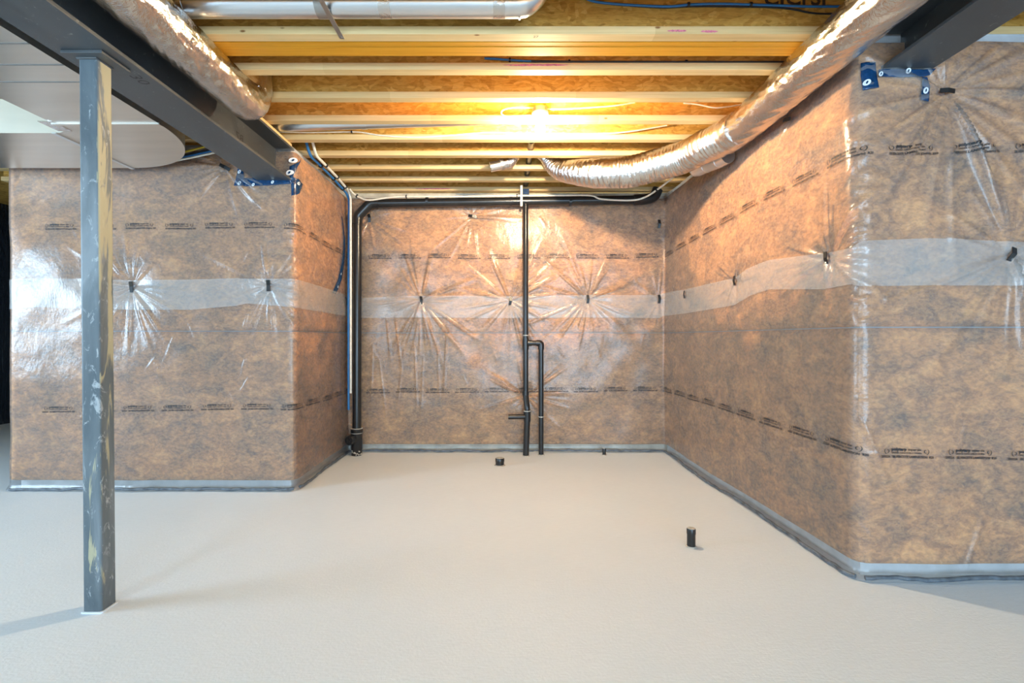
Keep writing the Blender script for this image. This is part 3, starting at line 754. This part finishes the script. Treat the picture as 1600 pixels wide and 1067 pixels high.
# ------------------------------------------------------------------ cables overhead
def cable(name, label, pts, r, m, cat='cable', d=None, clips=()):
    pts = [P(*p) if len(p) == 3 and p[0] > 5 else p for p in pts]
    p = smooth_path(pts, 8)
    if not clips: return tag(tube(name, p, r, MAT[m], None, 8), label, cat)
    t = thing(name, label, cat); tube('sheath', p, r, MAT[m], t, 8)
    for k in clips:
        i = int(k*(len(p)-2)); q = p[i]; dr = p[i+1]-q; dr = dr/np.linalg.norm(dr)
        tube('clip', [q-dr*.005, q+dr*.005], r*2.1, MAT['clip'], t, 8)
    return t
cable('blue_cable', 'blue cable looping across the foremost strand board web', [(905, -14, 2.30), (921, 0, 2.303), (960, 6, 2.303), (1039, 10, 2.303), (1081, 7, 2.303), (1130, 6, 2.303), (1200, 8, 2.303), (1265, 10, 2.303), (1345, 10, 2.303)], .0055, 'blue', clips=(.5, .72))
cable('black_cable', 'thin black cable below the blue cable on the foremost web', [(915, -4, 2.3145), (935, 4, 2.3145), (985, 9, 2.3145), (1039, 12, 2.3145), (1085, 10, 2.3145), (1190, 11, 2.3145), (1235, 14, 2.3145), (1275, 21, 2.3145), (1330, 21, 2.3145)], .004, 'black')
dd = jcen(2)-.018
cable('blue_cable', 'blue cable lying along the second joist flange with silver end', [(757, 91, dd), (775, 92, dd), (800, 94, dd), (830, 95.5, dd), (870, 96.3, dd), (960, 96.8, dd), (1040, 97, dd), (1130, 97, dd), (1240, 97, dd)], .0058, 'blue', clips=(.25, .55, .82))
cable('black_cable', 'black cable lying beside the blue cable on the joist flange', [(830, 95.5, dd-.0115), (870, 96.3, dd-.0115), (960, 96.6, dd-.0115), (1100, 96.7, dd-.0115), (1240, 96.7, dd-.0115)], .0045, 'black')
d5 = jcen(5)-.036
cable('white_cable', 'white cable running along the joist beyond the bulb', [(418, 206, d5), (480, 207, d5), (545, 206, d5), (566, 207, d5), (600, 212, d5), (650, 214.5, d5), (700, 212, d5), (760, 207.5, d5), (830, 209, d5), (930, 209, d5), (980, 206, d5), (1042, 196, d5)], .005, 'cream', clips=(.2,))
d4 = 3.195
cable('white_cable', 'white cable curling out of the bulb holder along the joist', [(836, 183, 3.16), (815, 184, d4), (797, 184, d4), (786, 180, d4), (783, 176, d4), (788, 171, d4), (805, 168, d4), (830, 168.5, d4), (870, 170.5, d4), (920, 168, d4), (960, 165, d4), (992, 160, d4)], .005, 'cream')
cable('white_cable', 'short white cable dipping below the joist beside the foil duct', [(1068, 161, d4), (1090, 163, d4), (1115, 168, d4), (1135, 167, d4), (1160, 163, d4)], .005, 'cream')
for m, lb, pts in (('yellow', 'yellow cable over the insulated wall left of the beam', [(262, 243, 3.46), (285, 238, 3.46), (310, 232, 3.46), (334, 225, 3.46), (352, 216, 3.46)]),
                   ('black', 'black cable over the insulated wall left of the beam', [(262, 247, 3.455), (285, 243, 3.455), (310, 238, 3.455), (338, 231, 3.455), (360, 222, 3.455)]),
                   ('cream', 'white cable over the insulated wall left of the beam', [(250, 257, 3.45), (275, 251, 3.45), (305, 245, 3.45), (345, 236, 3.45), (370, 227, 3.45)]),
                   ('blue', 'thin blue cable over the insulated wall left of the beam', [(262, 250, 3.452), (290, 245, 3.452), (318, 239, 3.452), (345, 232, 3.452), (365, 224, 3.452)])):
    cable(m.replace('cream', 'white')+'_cable', lb, pts, .007, m)

# ------------------------------------------------------------------ plumbing
def plumb(name, label, cat='pipe', group=None): return thing(name, label, cat, group)
# supply tubing: along the top of the left side wall then down the corner
def tubing(name, label, m, r, top, down, clips):
    p = bend_path(top+down, .05)
    t = thing(name, label, 'pipe'); tube('tubing', p, r, MAT[m], t, 12)
    for q in clips:
        q = np.array(q)
        tube('clip', [q+np.array((0, -.008, 0)), q+np.array((0, .008, 0))], r*1.7, MAT['clip'], t, 10)
xw = -1.505
tubing('supply_tube', 'blue water tube running along the left wall top then down the corner', 'blue', .011,
       [(xw-.02, 3.62, 2.72), (xw-.018, 3.79, 2.533), (xw-.015, 3.95, 2.532), (xw-.01, 4.3, 2.515), (xw, 4.60, 2.485)], [(xw+.005, 4.66, 2.44), (-1.499, 4.64, 1.5), (-1.498, 4.64, .43)], [(xw-.014, 4.0, 2.530), (xw-.01, 4.28, 2.516), (xw-.004, 4.5, 2.495)])
tubing('supply_tube', 'white water tube running along the left wall top then down the corner', 'white', .011,
       [(xw+.03, 3.62, 2.73), (xw+.028, 3.79, 2.536), (xw+.026, 3.95, 2.536), (xw+.022, 4.3, 2.53), (xw+.022, 4.60, 2.505)], [(xw+.03, 4.63, 2.45), (-1.474, 4.63, 1.5), (-1.474, 4.63, .59)], [(xw+.026, 4.0, 2.536), (xw+.022, 4.28, 2.531), (xw+.022, 4.5, 2.515)])
# corner stack + overhead drain
t = plumb('drain_stack', 'black drain stack in the back corner turning along the wall top')
yd = 4.655; xs = P(558.5, 0, yd)[0]; zt = P(0, 317, yd)[2]; xr_ = P(1000, 0, yd)[0]
path = bend_path([(xs, yd-.02, .16), (xs, yd, zt-.13), (xs+.12, yd, zt-.005), (xr_, yd, zt+.03)], .05)
tube('pipe_run', path, .041, MAT['abs'], t, 24)
tube('corner_elbow', bend_path([(xs, yd, zt-.20), (xs, yd, zt-.13), (xs+.12, yd, zt-.005), (xs+.20, yd, zt-.003)], .06), .047, MAT['abs'], t, 24)
tube('end_elbow', smooth_path([(xr_-.06, yd, zt+.03), (xr_+.05, yd, zt+.035), (xr_+.13, yd+.0, zt+.06), (xr_+.17, yd, zt+.13)], 8), .050, MAT['abs'], t, 24)
for z in (1.75, 1.30): tube('coupling_ring', [(xs, yd-.003, z-.008), (xs, yd-.003, z+.008)], .0435, MAT['abs'], t, 24)
for x in (-.75, .05, .62): tube('coupling_ring', [(x-.012, yd, zt+.012), (x+.012, yd, zt+.012)], .0445, MAT['abs'], t, 24)
yb = yd-.02
tube('cleanout_body', [(xs, yb, 0), (xs, yb, .05), (xs, yb, .06), (xs, yb, .21), (xs, yb, .215), (xs, yb, .25)], [.050, .050, .053, .053, .057, .057], MAT['abs'], t, 24)
plug = tube('cleanout_plug', [(xs-.03, yb-.03, .155), (xs-.045, yb-.085, .155), (xs-.047, yb-.095, .155)], [.046, .046, .040], MAT['abs'], t, 24)
tube('plug_nut', [(xs-.047, yb-.094, .155), (xs-.05, yb-.112, .155)], .016, MAT['abs'], plug, 4)
for z in (.255, .212): tube('dust_ring', [(xs, yb, z-.002), (xs, yb, z+.002)], .0578, MAT['dust'], t, 24)
for k in range(16):
    a = random.uniform(-2.4, -.2); z = random.uniform(.004, .045); r = .051
    q = np.array((xs+r*math.cos(a), yb+r*math.sin(a), z)); tube('plaster_splash', [q, q+np.array((.004, -.001, .006))], random.uniform(.003, .008), MAT['dust'], t, 6)
# vent in the middle of the back wall
t = plumb('vent_pipe', 'black vent pipe down the back wall with side branch and trap arm')
yv = 4.63; xv = P(821.5, 0, yv)[0]; ztee = P(0, 536, yv)[2]; xb2 = P(845.5, 0, yv)[0]
tube('upper_riser', [(xv, yv, P(0, 617, yv)[2]), (xv, yv, zt-.02)], .0245, MAT['abs'], t, 20)
tube('tee_fitting', [(xv, yv, ztee-.06), (xv, yv, ztee+.045)], .030, MAT['abs'], t, 20)
tube('branch_pipe', bend_path([(xv, yv, ztee), (xb2, yv, ztee), (xb2, yv, .003)], .035), .0235, MAT['abs'], t, 20)
tube('branch_elbow', bend_path([(xb2-.045, yv, ztee), (xb2, yv, ztee), (xb2, yv, ztee-.06)], .04), .029, MAT['abs'], t, 20)
tube('tee_hub', [(xv+.02, yv, ztee), (xv+.055, yv, ztee)], .029, MAT['abs'], t, 20)
for px, py in ((821.5, 524), (845.5, 545), (845.5, 651)):
    x = P(px, 0, yv)[0]; z = P(0, py, yv)[2]; tube('dust_ring', [(x, yv, z-.004), (x, yv, z+.004)], .0275, MAT['dust'], t, 20)
z1, z2 = P(0, 614, yv)[2], P(0, 636, yv)[2]; x2 = xv+.012; yl = yv-.035
tube('offset_piece', bend_path([(xv-.002, yv, z1+.02), (xv-.002, yv, z1-.01), (x2, yl, z2), (x2, yl, z2-.05)], .02), .027, MAT['abs'], t, 20)
tube('upper_coupling', [(xv-.002, yv, z1-.02), (xv-.002, yv, z1+.015)], .031, MAT['abs'], t, 20)
tube('trap_tee', [(x2, yl, z2-.13), (x2, yl, z2-.03)], .033, MAT['abs'], t, 20)
tube('trap_arm', [(x2, yl, z2-.085), (x2-.16, yl-.02, z2-.085), (x2-.178, yl-.02, z2-.085)], .023, MAT['abs'], t, 20)
tube('lower_riser', [(x2-.012, yl, .002), (x2, yl, z2-.10)], .0285, MAT['abs'], t, 20)
tube('dust_ring', [(x2, yl, z2-.035), (x2, yl, z2-.028)], .034, MAT['dust'], t, 20)
tube('foot_splash', [(x2-.012, yl, .001), (x2-.012, yl, .008)], [.037, .030], MAT['dust'], t, 20)
tube('foot_splash', [(xb2, yv, .001), (xb2, yv, .008)], [.032, .026], MAT['dust'], t, 20)
tag(tube('bay_vent_pipe', [(.197, 3.70, 2.617), (.197, 4.80, 2.617)], .026, MAT['abs'], None, 20), 'dark vent pipe threading through the joist webs toward the back wall', 'pipe')
# cable strapped to the overhead drain
cable('white_cable', 'white cable lying along the horizontal black drain pipe', [(-1.462, 4.56, 2.513), P(552, 302, 4.58), P(562, 308.5, 4.59), P(578, 312.5, 4.595), (-1.0, 4.60, zt+.043), (-.4, 4.60, zt+.046), (.05, 4.60, zt+.052), (.5, 4.60, zt+.055), (.8, 4.60, zt+.055), P(940, 311, 4.59), P(985, 313, 4.59), P(1008, 308, 4.5), P(1030, 294, 4.3), P(1058, 272, 4.05), P(1066, 264, 3.95)], .0085, 'cream', clips=(.12, .3, .45, .86, .93))
tag(box('pipe_strap', (P(813, 0, 4.6)[0], P(816.5, 0, 4.6)[0], 4.603, 4.607, zt-.045, 2.56), MAT['cream']), 'thin pale strap holding up the horizontal drain pipe', 'strap')
tag(box('tape_wrap', (.165, .225, 4.665, 4.70, 2.49, 2.545), MAT['tape']), 'blue tape wrap around the pipe at the back wall top', 'tape')
# floor stubs
def stub(name, label, px, py, r, h, cap):
    d = F*H/(py-CY); x = (px-CX)/F*d
    t = thing(name, label, 'pipe', None, (x, d, 0))
    tube('stub_body', [(x, d, 0), (x, d, h-.01)], r, MAT['abs'], t, 24)
    tube('end_cap', [(x, d, h-cap), (x, d, h-.004), (x, d, h), (x, d, h-.003)], [r*1.07, r*1.07, r*1.0, .001], MAT['abs'], t, 24, False)
    tube('cap_dust', [(x, d, h-.002), (x, d, h+.001)], r*.95, MAT['dust'], t, 24)
    tube('foot_splash', [(x, d, .001), (x, d, .006)], [r*1.35, r*1.1], MAT['dust'], t, 24)
stub('floor_drain_stub', 'short wide capped black drain stub in front of the vent pipe', 781, 727, .037, .065, .03)
stub('floor_drain_stub', 'tall slim capped black drain stub alone near the right wall', 1080, 854, .022, .098, .028)
stub('floor_drain_stub', 'tiny black pipe stub on the floor against the back wall', 944, 711, .017, .066, .034)
